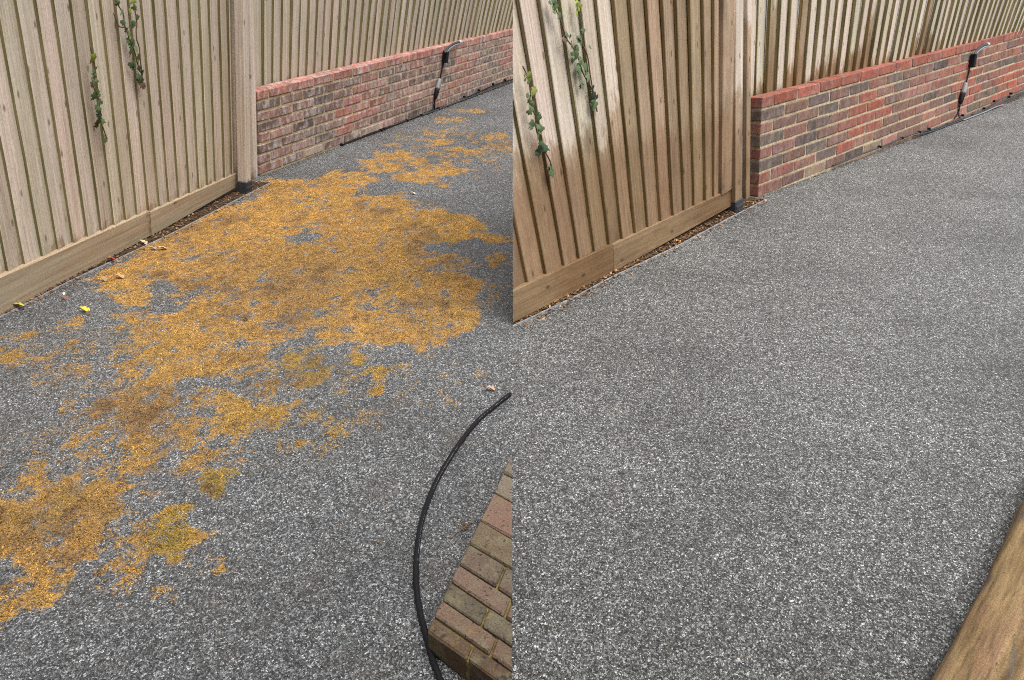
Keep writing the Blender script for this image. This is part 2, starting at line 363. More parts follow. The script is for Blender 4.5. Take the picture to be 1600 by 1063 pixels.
HOLES = [(470,369,32,9,.9),(250,452,26,16,.75),(270,478,36,10,.7),(300,462,20,8,.5),(700,385,40,10,.7),(740,393,26,16,.9),(520,465,18,6,.45),(570,480,20,7,.5),(480,488,26,9,.5),(430,510,26,7,.45),(255,435,14,7,.6),(640,405,22,5,.3),
         (380,535,26,14,.35),(330,600,50,16,.4),(430,300,14,4,.3),(540,318,34,4,.4),(590,298,30,4,.45)]
def pix(x, y):
    d = np.stack([x, y, np.full_like(x, -CAM_H)], -1); zc = d[..., 1] * CP - d[..., 2] * SP; yc = d[..., 1] * SP + d[..., 2] * CP
    return None, None
def ground_patch(px, py, rx, ry):
    c = at(px, py); ax = (at(px + rx, py) - at(px - rx, py)) / 2; ay = (at(px, py - ry) - at(px, py + ry)) / 2
    A = np.array([[ax[0], ay[0]], [ax[1], ay[1]]]); return c[:2], np.linalg.inv(A), max(np.linalg.norm(ax), np.linalg.norm(ay))
PATCH = [(*ground_patch(*b[:4]), *b[4:]) for b in BL]; HOLE = [(*ground_patch(*b[:4]), b[4]) for b in HOLES]
def stain(x, y):
    wx = x + (fbm(x * 9, y * 9, 3) - .5) * .16; wy = y + (fbm(x * 9, y * 9, 11) - .5) * .24
    D = np.zeros_like(x); OL = np.zeros_like(x); BR = np.zeros_like(x); WT = np.full_like(x, 1e-6)
    def q(c, Ai, xx, yy):
        dx = xx - c[0]; dy = yy - c[1]; return np.sqrt((Ai[0, 0] * dx + Ai[0, 1] * dy) ** 2 + (Ai[1, 0] * dx + Ai[1, 1] * dy) ** 2)
    for c, Ai, R, s, ol, br in PATCH:
        m = (np.abs(x - c[0]) < R * 1.9 + .15) & (np.abs(y - c[1]) < R * 1.9 + .15)
        if not m.any(): continue
        d = q(c, Ai, wx[m], wy[m]); v = s * np.clip(1.35 - d, 0, .75) / .75
        D[m] = np.maximum(D[m], v) + .12 * np.minimum(D[m], v); OL[m] += ol * v; BR[m] += br * v; WT[m] += v
    for c, Ai, R, s in HOLE:
        m = (np.abs(x - c[0]) < R * 1.9 + .1) & (np.abs(y - c[1]) < R * 1.9 + .1)
        if not m.any(): continue
        d = q(c, Ai, wx[m], wy[m]); D[m] -= s * np.clip(1.3 - d, 0, .7) / .7
    D = np.clip(D, 0, .88) * (.5 + .82 * fbm(x * 8, y * 6, 29)) + (fbm(x * 21, y * 13, 83, 4) - .5) * 1.35 * np.clip(D * 4, 0, 1)
    br = BR / WT + np.clip(fbm(x * 6, y * 5, 41) - .55, 0, 1) * 2.6 * (.3 + 1.5 * fbm(x * 34, y * 22, 47, 3)) + np.clip(fbm(x * 30, y * 17, 61, 3) - .62, 0, 1) * 4
    return np.clip(D, 0, 1.1), np.clip(OL / WT + np.clip(fbm(x * 5, y * 5, 57) - .6, 0, 1) * 1.6, 0, 1), np.clip(br, 0, 1)

def build_drive():
    def axis(lo, hi, step, far):
        f = list(np.arange(lo, hi + 1e-6, step)); a = []; s = step; p = lo
        while p > -far: s *= 1.6; p -= s; a.append(p)
        b = []; s = step; p = f[-1]
        while p < far: s *= 1.6; p += s; b.append(p)
        return np.array(a[::-1] + f + b)
    xs = axis(-2.6, .1, .022, 120); ys = axis(1.2, 11.6, .024, 120)
    X, Y = np.meshgrid(xs, ys); nx, ny = len(xs), len(ys)
    D, OL, BR = stain(X.ravel(), Y.ravel()); V = np.stack([X.ravel(), Y.ravel(), np.zeros(nx * ny)], -1)
    me = bpy.data.meshes.new('driveway')
    i = np.arange(nx * ny).reshape(ny, nx); Q = np.stack([i[:-1, :-1], i[:-1, 1:], i[1:, 1:], i[1:, :-1]], -1).reshape(-1, 4)
    me.vertices.add(len(V)); me.vertices.foreach_set('co', V.ravel()); me.loops.add(Q.size); me.loops.foreach_set('vertex_index', Q.ravel().astype(np.int32))
    me.polygons.add(len(Q)); me.polygons.foreach_set('loop_start', np.arange(0, Q.size, 4, dtype=np.int32)); me.update(); me.validate()
    at_ = me.attributes.new('stain', 'FLOAT_COLOR', 'POINT')
    at_.data.foreach_set('color', np.stack([D, OL, BR, np.ones_like(D)], -1).astype(np.float32).ravel())
    me.materials.append(M_GRAVEL)
    tag(place('driveway', me), 'resin bound grey gravel driveway, stained on the left and washed on the right', kind='structure')
build_drive()

def fleck_mesh(name, P, size, height, cols, mat, flat=.35):
    """many tiny two-triangle flakes"""
    n = len(P); a = rng.uniform(0, 2 * np.pi, n); L = size * rng.uniform(.5, 1.3, n); w = L * rng.uniform(.22, .5, n); h = height * rng.uniform(.3, 1.2, n)
    u = np.stack([np.cos(a), np.sin(a)], -1); p = np.stack([-u[:, 1], u[:, 0]], -1)
    V = np.zeros((n, 4, 3)); z0 = P[:, 2]
    V[:, 0, :2] = P[:, :2] - u * L[:, None] / 2; V[:, 0, 2] = z0
    V[:, 1, :2] = P[:, :2] + p * w[:, None] / 2; V[:, 1, 2] = z0 + h * .5
    V[:, 2, :2] = P[:, :2] + u * L[:, None] / 2; V[:, 2, 2] = z0 + h
    V[:, 3, :2] = P[:, :2] - p * w[:, None] / 2; V[:, 3, 2] = z0 + h * flat
    me = bpy.data.meshes.new(name); me.vertices.add(4 * n); me.vertices.foreach_set('co', V.ravel())
    i = np.arange(n)[:, None] * 4; Q = np.concatenate([i + np.array([[0, 1, 2]]), i + np.array([[0, 2, 3]])], 1).reshape(-1, 3)
    me.loops.add(Q.size); me.loops.foreach_set('vertex_index', Q.ravel().astype(np.int32)); me.polygons.add(len(Q))
    me.polygons.foreach_set('loop_start', np.arange(0, Q.size, 3, dtype=np.int32)); me.update(); me.validate()
    at_ = me.attributes.new('tint', 'FLOAT_COLOR', 'POINT'); c = np.repeat(np.concatenate([cols, np.ones((n, 1))], 1), 4, 0)
    at_.data.foreach_set('color', c.astype(np.float32).ravel()); me.materials.append(mat); return me
def build_moss():
    n = 900000; x = rng.uniform(-2.5, -.003, n); y = 1.3 + 9.8 * rng.uniform(0, 1, n) ** 1.5
    D, OL, BR = stain(x, y)
    f = fbm(x * 34, y * 28, 77, 4); keep = (D + (f - .5) * 1.9 > .52) & (rng.uniform(0, 1, n) < .8 * np.clip(D, 0, 1))
    x, y, D, OL, BR = x[keep], y[keep], D[keep], OL[keep], BR[keep]
    if len(x) > 230000:
        s = rng.permutation(len(x))[:230000]; x, y, D, OL, BR = x[s], y[s], D[s], OL[s], BR[s]
    r = rng.uniform(0, 1, (len(x), 1)); c = (1 - r) * np.array([.38, .182, .026]) + r * np.array([.70, .43, .115])
    c = c * (1 - OL[:, None]) + OL[:, None] * np.array([.24, .19, .016]); c = c * (1 - .85 * BR[:, None]) + .85 * BR[:, None] * np.array([.13, .075, .035])
    lo = fbm(x * 26, y * 18, 91, 4); c *= np.clip(.35 + 1.35 * lo, .4, 1.5)[:, None]
    c *= rng.uniform(.5, 1.3, (len(x), 1)); dk = rng.uniform(0, 1, len(x)) < .16; c[dk] *= .3
    P = np.stack([x, y, np.full(len(x), .0005)], -1)
    o = place('orange_lichen', fleck_mesh('orange_lichen', P, .0075, .0045, c, M_MOSS)); tag(o, 'orange and olive lichen matted over the unwashed gravel', 'lichen', kind='stuff')
build_moss()

# ------------------------------------------------------------------ fences of feather-edge boards
def board_mesh(w, t, h, seed, cut=None):
    """tapered board: thick edge at local +x (near side), front at +y, grain along z, slightly warped"""
    r = random.Random(seed); n = 8; V = []; F = []
    for k in range(n + 1):
        z = h * k / n; dx = r.uniform(-.0022, .0022) if 0 < k else 0; dy = r.uniform(-.0015, .0015)
        for (x, y) in ((0, -.002), (w, .006), (w, .006 + t - .003), (w - .003, .006 + t), (0, .005)): V.append((x + dx, y + dy, z))
    for k in range(n):
        for j in range(5):
            a = k * 5 + j; b = k * 5 + (j + 1) % 5; F.append((a, b, b + 5, a + 5))
    F.append((4, 3, 2, 1, 0)); F.append(tuple(n * 5 + j for j in range(5)))
    me = mesh('board', V, F, M_WOOD); me.materials.append(M_EDGE)
    for i, pl in enumerate(me.polygons):
        if i < n * 5 and i % 5 == 1: pl.material_index = 1
    return fix_normals(me)
def clip_mesh(me, M, co=(0.004, 0, 0), no=(1, 0, 0)):
    """trim a part to the end of its panel (keeps the side of no)"""
    import bmesh
    me = me.copy(); bm = bmesh.new(); bm.from_mesh(me); bm.transform(M)
    r = bmesh.ops.bisect_plane(bm, geom=bm.verts[:] + bm.edges[:] + bm.faces[:], plane_co=co, plane_no=no, clear_inner=True)
    ed = [e for e in bm.edges if e.is_boundary]
    if ed: bmesh.ops.contextual_create(bm, geom=ed)
    ok = len(bm.faces) > 0; bm.transform(M.inverted()); bm.to_mesh(me); bm.free(); return me if ok else None

class Line:
    """a straight run along the drive: P near end, e towards the far end, n out to the drive, up leaned"""
    def __init__(s, a, b, lean=(0, 0)):
        s.P = at(*a); s.Q = at(*b); s.e = unit(s.Q - s.P); s.n = np.array([s.e[1], -s.e[0], 0]); s.lean = np.array([*lean, 0.0]); s.L = np.linalg.norm(s.Q - s.P)
    def up(s, k=None): return unit(UPZ + (s.lean if k is None else np.array([*k, 0.0])))
    def axes(s, k=None):
        Z = s.up(k); X = unit(-s.e - Z * (-s.e @ Z)); return X, np.cross(Z, X), Z
    def M(s, t, y=0, z=0, k=None):
        X, Y, Z = s.axes(k); return frame(X, Y, Z, s.P + s.e * t + s.n * y + Z * z)
    def hit(s, px, py, off=0.0):
        X, Y, Z = s.axes(); w = on_plane(px, py, s.P + Y * off, Y); d = w - s.P
        q = np.linalg.lstsq(np.stack([s.e, Z], -1), d, rcond=None)[0]; return q[0], q[1], w

LINT = [(1.04, 1.03, 1.06), (.98, .99, 1.03), (1.09, 1.08, 1.13), (.9, .89, .88), (1.06, 1.02, 1.07), (.97, 1.01, .98)]
def tint(seed, wet=0.0, dim=1.0):
    r = random.Random(seed * 31 + 5); c = LINT[r.randrange(len(LINT))]; k = r.uniform(.84, 1.08) * dim; return (c[0] * k, c[1] * k, c[2] * k, wet / 3)

def main_fence(name, line, bounds, top_a, top_b, stile, joint, label, wetf, lean_fn, near_extra, clip):
    root = empty(name, line.P, label, 'fence')
    s0, z0, _ = line.hit(*top_a); s1, z1, _ = line.hit(*top_b)
    zt = lambda s: z0 + (z1 - z0) * (s - s0) / (s1 - s0)
    ss = [line.hit(x, top_a[1] + (top_b[1] - top_a[1]) * (x - top_a[0]) / (top_b[0] - top_a[0]))[0] for x in bounds]
    pitch = (ss[-1] - ss[0]) / (len(ss) - 1)
    ss = [ss[0] - pitch * (k + 1) for k in range(near_extra)][::-1] + ss
    for i in range(len(ss) - 1):
        a, b = ss[i], ss[i + 1]; w = (b - a) + .026
        me = board_mesh(w, .019, 1.98, 100 + i)
        M = line.M(b + .026, .0, zt((a + b) / 2) - .03, lean_fn((a + b) / 2))
        if clip:
            me = clip_mesh(me, M)
            if me is None: continue
        place('board', me, M, root, tint(i, wetf(i - near_extra, len(ss)) if wetf else 0))
    # closing stile
    a = line.hit(stile[0], stile[2])[0]; b = line.hit(stile[1], stile[2])[0]
    V, F = chamfer_box(0, b - a, 0, .03, 0, 1.95, .003); me = fix_normals(mesh('stile', V, F, M_WOOD)); k = lean_fn((a + b) / 2)
    place('stile', me, line.M(b, .0, zt(b) - .002, k), root, tint(77, wetf(30, 30) if wetf else 0))
    # rails behind
    for hgt in (.35, 1.0, 1.65):
        V = []; F = []; m = 9
        for q, t in enumerate(np.linspace(ss[0], b, m)):
            Z = line.up(lean_fn(t)); c = line.P + line.e * t + Z * (zt(t) + hgt)
            V += [c - line.n * .055, c - line.n * .012, c - line.n * .012 + Z * .07, c - line.n * .055 + Z * .07]
            if q: F += [((q - 1) * 4 + w_, (q - 1) * 4 + (w_ + 1) % 4, q * 4 + (w_ + 1) % 4, q * 4 + w_) for w_ in range(4)]
        F += [(0, 1, 2, 3), tuple((m - 1) * 4 + w_ for w_ in range(4))]
        V = [v - line.P for v in V]; me = fix_normals(mesh('rail', V, F, M_WOOD)); M = Matrix.Translation(Vector(line.P))
        if clip: me = clip_mesh(me, M)
        if me: place('rail', me, M, root, tint(5))
    # gravel boards, tapering into the soil towards the far end
    j = line.hit(*joint)[0]
    for (a2, b2, sd) in ((ss[0], j - .0015, 1), (j + .0015, b + .012, 2)):
        X, Y, Z = line.axes(); V = []
        for t in np.linspace(b2, a2, 6):
            x = b2 - t; zt_ = zt(t) - .002; zb = .010 + .026 * max(0, t - .9)
            for (y, z) in ((-.012, zb), (.03, zb), (.03, zt_ - .004), (.026, zt_), (-.012, zt_)): V.append((x, y, z))
        F = [(k * 5 + q, k * 5 + (q + 1) % 5, (k + 1) * 5 + (q + 1) % 5, (k + 1) * 5 + q) for k in range(5) for q in range(5)] + [(0, 1, 2, 3, 4), tuple(25 + q for q in range(5))[::-1]]
        # grain along the board: material coordinates follow local z, so lay it in a turned frame
        Vt = [(z, y, x) for x, y, z in V]; me = fix_normals(mesh('gravel_board', Vt, F, M_WOOD))
        M = line.M(b2, 0, 0) @ Matrix(((0, 0, 1, 0), (0, 1, 0, 0), (1, 0, 0, 0), (0, 0, 0, 1)))
        if clip:
            me = clip_mesh(me, M)
            if me is None: continue
        fix_normals(me)
        place('gravel_board', me, M, root, (.66, .60, .50, 1.0 if wetf else 0))
    return root

LM = Line((0, 490), (380, 292), (.11, -.03))
main_fence('board_fence', LM, [10, 35.5, 63.5, 87.6, 111.7, 133.3, 155, 175, 193, 211, 228.6, 245, 260, 275.5, 292, 307, 320, 332.7, 346.7, 358, 363],
           (0, 425), (380, 262), (363.5, 379, 266), (228.6, 350), 'dry pale timber board fence with gravel boards, at the left edge of the drive', None, lambda s: (.05 + .03 * s, -.03), 14, False)
RM = Line((805, 500), (1138, 331), (-.085, .064))
def wet_right(i, n):
    return [.62, .64, .62, .60, .66, .60, .72, 1.42, 1.46, 1.40, 1.44, 1.42, 1.5, 1.4, 1.3, 1.36][max(0, min(i, 15))] if i < 16 else 1.2
main_fence('board_fence', RM, [825, 852.7, 880.3, 904, 927.7, 950, 969.8, 989.6, 1009.3, 1029, 1047.5, 1064.6, 1080.4, 1097.6, 1110.7, 1120],
           (805, 447), (1140, 292), (1120.5, 1139, 297), (951, 400), 'timber board fence darkened by washing water along its lower half, mid picture', wet_right,
           lambda s: (-.21 + .055 * s, -.02), 9, True)

def upper_fence(line, s0, s1, pitch, lean0, lean1, zbase, label, wet):
    root = empty('close_board_fence', line.P - line.n * .14, label, 'fence'); i = 0; s = s0
    while s < s1:
        f = (s - s0) / 5.2; k = (lean0[0] + (lean1[0] - lean0[0]) * f, lean0[1] + (lean1[1] - lean0[1]) * f); r = random.Random(i * 7 + 3)
        me = UB[i % len(UB)]
        place('board', me, line.M(s + pitch + .02, -.16 + r.uniform(-.003, .003), zbase, (k[0] + r.uniform(-.006, .006), k[1])), root, tint(i * 3 + 1, (r.uniform(.22, .44) + (.45 if r.random() < .12 else 0)) if wet and s < 3.2 else (.2 if wet else 0), 1.0 if not wet else 1.02)); s += pitch; i += 1
    for hgt in (.25, 1.1):
        V, F = box_vf(0, s1 - s0, -.2, -.16, 0, .075); me = mesh('rail', V, F, M_WOOD)
        place('rail', me, line.M(s1, 0, zbase + hgt), root, tint(9))
UB = [board_mesh(.15, .027, 2.0, 500 + k) for k in range(7)]

# ------------------------------------------------------------------ brick walls
RED, RBR, PLM, GRY, PNK, BUF, DRK = (.285, .084, .055), (.215, .088, .064), (.16, .088, .068), (.112, .084, .071), (.25, .125, .098), (.27, .195, .13), (.078, .06, .054)
PAT = [  # colours of the first bricks of each course, from the near corner (half bricks start the even courses)
 [RED] * 40,
 [GRY, PLM, GRY, PLM, GRY, RBR, GRY, PLM],
 [PNK, PLM, PLM, GRY, PLM, RED, PNK, GRY],
 [GRY, RBR, DRK, PLM, RED, RED, PLM, PNK],
 [RBR, PNK, DRK, PLM, RED, RED, RED, PLM],
 [GRY, PLM, GRY, PLM, RED, RED, PLM, RBR],
 [RBR, RBR, PNK, GRY, RED, PNK, PLM, PLM],
 [RBR, PLM, BUF, PLM, DRK, BUF, PNK, PLM],
 [PLM, RBR, PLM, GRY, PLM, PNK, BUF, PLM]]
def brick_variants(mat, L, h):
    out = {}
    for key, ln in (('s', L - .0135), ('h', L / 2 - .0135)):
        out[key] = []
        for k in range(6):
            r = random.Random(k * 13 + int(ln * 1000)); V, F = chamfer_box(0, ln, -.1, 0, 0, h, .005, .0026, r); out[key].append(fix_normals(mesh('brick', V, F, mat)))
    return out
def brick_wall(name, line, length, top0, rise, pitch, L, ncourse, mat, red_zone, label, pale, lean, fade=0.0):
    root = empty(name, line.P, label, 'wall'); JT = .0145; h = pitch - JT; bv = brick_variants(mat, L, h)
    line.lean = np.array([*lean, 0]); e3 = unit(line.e + UPZ * rise); Z = line.up(); Z = unit(Z - e3 * (Z @ e3)); X = -e3; Y = np.cross(Z, X)
    org = line.P + Z * top0
    def MW(s, y, z): return frame(X, Y, Z, org + e3 * s + Y * y + Z * z)
    r = random.Random(21)
    for c in range(ncourse):
        z = -pitch * (c + 1) + JT; s = 0.0; k = 0; half = (c % 2 == 0)
        while s < length:
            key = 'h' if (k == 0 and half) else 's'; ln = (L / 2 if key == 'h' else L)
            col = PAT[c][k] if k < len(PAT[c]) else None
            if col is None:
                q = r.random(); col = PLM if q < .34 else PNK if q < .55 else RBR if q < .75 else GRY if q < .92 else DRK
                for (sa, sb, ca, cb) in red_zone:
                    if sa < s + ln / 2 < sb and ca <= c <= cb: col = RED if r.random() < .8 else RBR
            j = r.uniform(.86, 1.14); col = tuple(min(1, v * j * r.uniform(.95, 1.05)) for v in col)
            if c == 0: col = tuple(v * pale[k % len(pale)] for v in col)
            if fade: g = sum(col) / 3; col = tuple(v * 1.3 for v in col); g *= 1.4; col = tuple(v * (1 - fade) + fade * (g * m) for v, m in zip(col, (1.35, 1.0, .93)))
            o = place('brick', r.choice(bv[key]), MW(s + ln - .0068 + r.uniform(-.0015, .0015), r.uniform(-.002, .0025) + (.003 if c == 0 else 0), z + r.uniform(-.0012, .0012)), root, (*col, 1))
            s += ln; k += 1
        length_c = s
    V, F = box_vf(.004, length - .014, -.093, -.005, -pitch * ncourse, -.009)
    me = fix_normals(mesh('mortar', [(v[0], v[1], v[2]) for v in V], F, M_MORTAR)); place('mortar', me, frame(X, Y, Z, org + e3 * length), root)
    me = root
    return MW

LW = Line((406, 276), (795, 130)); RW = Line((1184, 309), (1600, 150))
MWL = brick_wall('brick_wall', LW, 6.9, .612, .0015, .0765, .292, 8, M_BRICK_OLD, [(3.25, 3.9, 2, 6), (4.6, 5.4, 2, 5)],
    'low brick wall with white bloom beside the orange stained gravel', [1.25, 1.1, 1.0, 1.1, 1.0], (.085, -.034), .35)
MWR = brick_wall('brick_wall', RW, 6.4, .655, .0115, .083, .332, 9, M_BRICK_CLEAN, [(3.5, 4.25, 2, 6), (4.8, 6.2, 4, 7)],
    'low washed brick wall with bright red top course beside the clean gravel', [1.0, .86, .95, .8, .92], (-.06, .05))
upper_fence(LW, -.28, 7.3, .108, (.10, -.02), (.27, -.02), .38, 'pale close board fence standing behind the white bloomed brick wall', False)
upper_fence(RW, -.34, 6.6, .128, (-.10, 0), (.13, -.03), .40, 'close board fence with wet brown feet behind the washed brick wall', True)

def shade_wall():  # invented facade behind the camera, added to block sky light from the near ground
    root = empty('shade_wall', (0, -1.3, 0), 'unseen brick wall added behind the camera to shade the near drive', 'shade_wall'); M = Matrix.Translation((0, -1.3, 0))
    t = NT('shade_wall_brickwork', .9, .15); v = t.coords('Object'); bt = t.n('ShaderNodeTexBrick'); t.l(t.scaled(v, (1, 1, 1)), bt.inputs['Vector'])
    sw = t.n('ShaderNodeSeparateXYZ'); t.l(v, sw.inputs[0]); cb = t.n('ShaderNodeCombineXYZ'); t.l(sw.outputs[0], cb.inputs[0]); t.l(sw.outputs[2], cb.inputs[1]); t.l(cb.outputs[0], bt.inputs['Vector'])
    bt.inputs['Scale'].default_value = 1; bt.inputs['Brick Width'].default_value = .225; bt.inputs['Row Height'].default_value = .075; bt.inputs['Mortar Size'].default_value = .006
    bt.inputs['Color1'].default_value = (.19, .085, .06, 1); bt.inputs['Color2'].default_value = (.13, .085, .07, 1); bt.inputs['Mortar'].default_value = (.35, .3, .22, 1)
    mat = t.out(bt.outputs['Color'])
    V, F = box_vf(-5, 6.5, -.3, 0, -.02, 5.2); place('wall', mesh('wall', V, F, mat), M, root)
    V, F = box_vf(-5.4, 6.9, -.8, .35, 5.2, 5.35); place('shade_wall_eaves', mesh('shade_wall_eaves', V, F, M_PALE), M, root)
    for x in (-3.2, 2.6):
        V, F = chamfer_box(x, x + 1.2, .003, .03, 3.1, 4.3, .01); w = place('shade_wall_window', fix_normals(mesh('shade_wall_window', V, F, M_PALE)), M, root)
        for k in (0, 1):
            V, F = box_vf(x + .07 + k * .555, x + .575 + k * .555, .031, .036, 3.17, 4.23); place('shade_wall_pane', mesh('shade_wall_pane', V, F, M_SHOE), M, w)
shade_wall()

# ------------------------------------------------------------------ posts beside the wall ends
def post(line, px, py, w, d, shoe, name, label, wet, yoff=0.0, lean=None, h=2.2):
    g = at(px, py); s = (g - line.P) @ line.e; y = (g - line.P) @ line.n + yoff; k = lean
    if shoe:
        root = empty(name, g, label, 'post')
        V, F = chamfer_box(-w / 2, w / 2, -d, 0, .075, h, .004); place('shaft', fix_normals(mesh('shaft', V, F, M_WOOD)), line.M(s, y, 0, k), root, tint(17, wet))
        V, F = chamfer_box(-w / 2 - .006, w / 2 + .006, -d - .006, .006, -.01, .085, .006); b = place('post_shoe', fix_normals(mesh('post_shoe', V, F, M_SHOE)), line.M(s, y, 0, k), root)
        V, F = chamfer_box(-w / 2 - .004, w / 2 + .004, .0055, .011, .035, .052, .002); place('strap', fix_normals(mesh('strap', V, F, M_SHOE)), line.M(s, y, 0, k), b)
    else:
        V, F = chamfer_box(-w / 2, w / 2, -d, 0, .0, h, .004); o = place(name, fix_normals(mesh(name, V, F, M_WOOD)), line.M(s, y, 0, k), None, tint(23, wet)); tag(o, label, 'batten')
post(LM, 389, 302, .066, .066, True, 'timber_post', 'square pale timber post on dark shoe, at the end of the stained brick wall', 0, 0, (.11, -.02))
post(LM, 400, 279, .06, .03, False, 'timber_batten', 'narrow pale timber batten between post and bloomed brick wall', 0, 0, (.10, -.02))
post(RM, 1150, 331, .1, .1, True, 'timber_post', 'square timber post on dark shoe, damp at its foot, beside washed wall', .75, .02, (-.10, .0))
post(RM, 1169, 311, .06, .03, False, 'timber_batten', 'narrow orange brown timber batten touching the washed brick wall', 1.1, 0, (-.10, .0))

# ------------------------------------------------------------------ drive edging and the soil strips behind it
def edging(pix_pts, label, extend, fence_line):
    pts = [at(*p) for p in pix_pts]; pts = [pts[0] - unit(pts[1] - pts[0]) * extend] + pts if extend else pts
    V = []; F = []
    for i, p in enumerate(pts):
        t = unit(pts[min(i + 1, len(pts) - 1)] - pts[max(i - 1, 0)]); n = np.array([t[1], -t[0], 0])
        for (y, z) in ((-.0025, -.02), (.0025, -.02), (.0025, .006), (-.0025, .006)): V.append(p + n * y + UPZ * z)
    m = len(pts)
    for i in range(m - 1):
        for q in range(4): F.append((i * 4 + q, i * 4 + (q + 1) % 4, (i + 1) * 4 + (q + 1) % 4, (i + 1) * 4 + q))
    F += [(0, 1, 2, 3), tuple((m - 1) * 4 + q for q in range(4))[::-1]]
    tag(place('edging_strip', fix_normals(mesh('edging_strip', V, F, M_ALU))), label, 'edging')
    # soil behind the strip up to the fence
    V = []; F = []
    for i, p in enumerate(pts):
        s = (p - fence_line.P) @ fence_line.e; b = fence_line.P + fence_line.e * s - fence_line.n * .13
        if fence_line is RM: b[0] = max(b[0], .004)
        V += [(*p[:2], .004), (*b[:2], .006)]
        if i: F.append((2 * i - 2, 2 * i, 2 * i + 1, 2 * i - 1))
    o = place('soil', mesh('soil', V, F, M_SOIL)); tag(o, None, kind='structure')
    # leaf litter
    P = []; n_p = 1500
    seg = [(pts[i], pts[i + 1], np.linalg.norm(pts[i + 1] - pts[i])) for i in range(m - 1)]; tot = sum(q[2] for q in seg)
    for a, b, l in seg:
        for _ in range(int(n_p * l / tot)):
            f = random.random(); p = a + (b - a) * f; s = (p - fence_line.P) @ fence_line.e; q = fence_line.P + fence_line.e * s + fence_line.n * .005
            g = random.random() ** .8; c = p + (q - p) * g * 1.0; P.append((*c[:2], .007 + random.random() * .006))
    for _ in range(260):
        a, b, l = random.choice(seg); f = random.random(); p = a + (b - a) * f; P.append((p[0] + random.uniform(0, .1) ** 1.3, p[1] + random.uniform(-.04, .03), .001))
    P = np.array([p for p in P if p[0] > .01 or fence_line is LM]); r = rng.uniform(0, 1, (len(P), 1)); cols = (1 - r) * np.array([.09, .05, .028]) + r * np.array([.27, .155, .085])
    hot = rng.uniform(0, 1, len(P)) < .1; cols[hot] = np.array([.42, .25, .13]); dk = rng.uniform(0, 1, len(P)) < .35; cols[dk] *= .35
    return P, cols
P, c = edging([(0, 497), (114, 438), (267, 367), (374, 311), (424, 286)], 'thin grey metal edging strip beside the orange stained gravel', 1.9, LM)
tag(place('leaf_litter', fleck_mesh('leaf_litter', P, .024, .008, c, M_VCOL)), 'brown leaf litter under the dry pale fence', 'leaf litter', kind='stuff')
P, c = edging([(801, 511), (900, 464), (958, 433), (1063, 383), (1137, 343), (1196, 313)], 'thin grey metal edging strip beside the washed gravel', 0, RM)
tag(place('leaf_litter', fleck_mesh('leaf_litter', P, .024, .008, c, M_VCOL)), 'brown leaf litter under the wet timber fence', 'leaf litter', kind='stuff')

def silt(line, s0, s1, n, label, dens):
    t = rng.uniform(s0, s1, n); y = np.abs(rng.normal(0, dens, n)); P = line.P[None] + line.e[None] * t[:, None] + line.n[None] * (y + .004)[:, None]; P[:, 2] = .001
    r = rng.uniform(0, 1, (n, 1)); c = (1 - r) * np.array([.03, .024, .018]) + r * np.array([.13, .09, .055])
    tag(place('leaf_litter', fleck_mesh('leaf_litter', P, .016, .006, c, M_VCOL)), label, 'leaf litter', kind='stuff')
silt(LW, 0, 5.4, 900, 'dark crumbs of dirt along the foot of the bloomed brick wall', .03)
silt(RW, 0, 5.6, 700, 'dark crumbs of dirt along the foot of the washed brick wall', .018)

# ------------------------------------------------------------------ ivy
def leaf_mesh(kind):
    if kind == 'ivy': out = [(0, 0), (.28, -.12), (.5, .1), (.36, .34), (.42, .62), (.18, .62), (0, 1.0), (-.18, .62), (-.42, .62), (-.36, .34), (-.5, .1), (-.28, -.12)]
    else: out = [(0, 0), (.2, .1), (.33, .36), (.22, .5), (.3, .68), (.1, .86), (0, 1.0), (-.14, .84), (-.22, .66), (-.36, .4), (-.2, .3), (-.14, .1)]
    k = -.35 if kind == 'ivy' else .8
    V = [(x, y, k * abs(x) ** 1.3 - .12 * (y - .4) ** 2 + (0 if kind == 'ivy' else .5 * max(0, y - .6) ** 1.5)) for x, y in out] + [(0, .4, .06 if kind == 'ivy' else -.02)]; n = len(out)
    F = [(i, (i + 1) % n, n) for i in range(n)]
    return mesh('leaf', V, F, M_LEAF, True)
IVY, OVAL = leaf_mesh('ivy'), leaf_mesh('oval')
G1, G2, G3, YG, DG, RD = (.085, .13, .055), (.12, .165, .075), (.06, .10, .042), (.21, .25, .05), (.028, .05, .022), (.13, .08, .055)
def ivy(line, stems, leaves, sc, ox, label):
    root = None; off = .032
    X, Y, Z = line.axes()
    def w(zx, zy, extra=0): return on_plane(ox + zx / sc, zy / sc, line.P + Y * (off + extra), Y)
    base = w(*stems[0][-1]); root = empty('ivy', base, label, 'ivy')
    for st in stems:
        V, F = tube_vf(spline([w(x, y, -.004) for x, y in st], 4), .0034, 5); place('stem', mesh('stem', V, F, M_STEM, True), None, root)
    r = random.Random(len(leaves))
    for (x, y, sz, c) in leaves:
        p = w(x, y, r.uniform(0, .012)); a = r.uniform(-1.1, 1.1) + math.pi; ti = r.uniform(-.6, .35); tj = r.uniform(-.5, .5)
        R = frame(-X, Z, Y, p) @ Matrix.Rotation(a, 4, 'Z') @ Matrix.Rotation(ti, 4, 'X') @ Matrix.Rotation(tj, 4, 'Y') @ Matrix.Translation((0, -sz * .5, 0)) @ Matrix.Scale(sz * .98, 4)
        k = r.uniform(.8, 1.25); place('leaf', IVY, R, root, (c[0] * k, c[1] * k, c[2] * k, 1))
def extra(leaves, n, seed):
    r = random.Random(seed); out = list(leaves)
    for _ in range(n):
        x, y, s, c = r.choice(leaves); out.append((x + r.uniform(-14, 14), y + r.uniform(-22, 22), s * r.uniform(.45, .8), c))
    return out
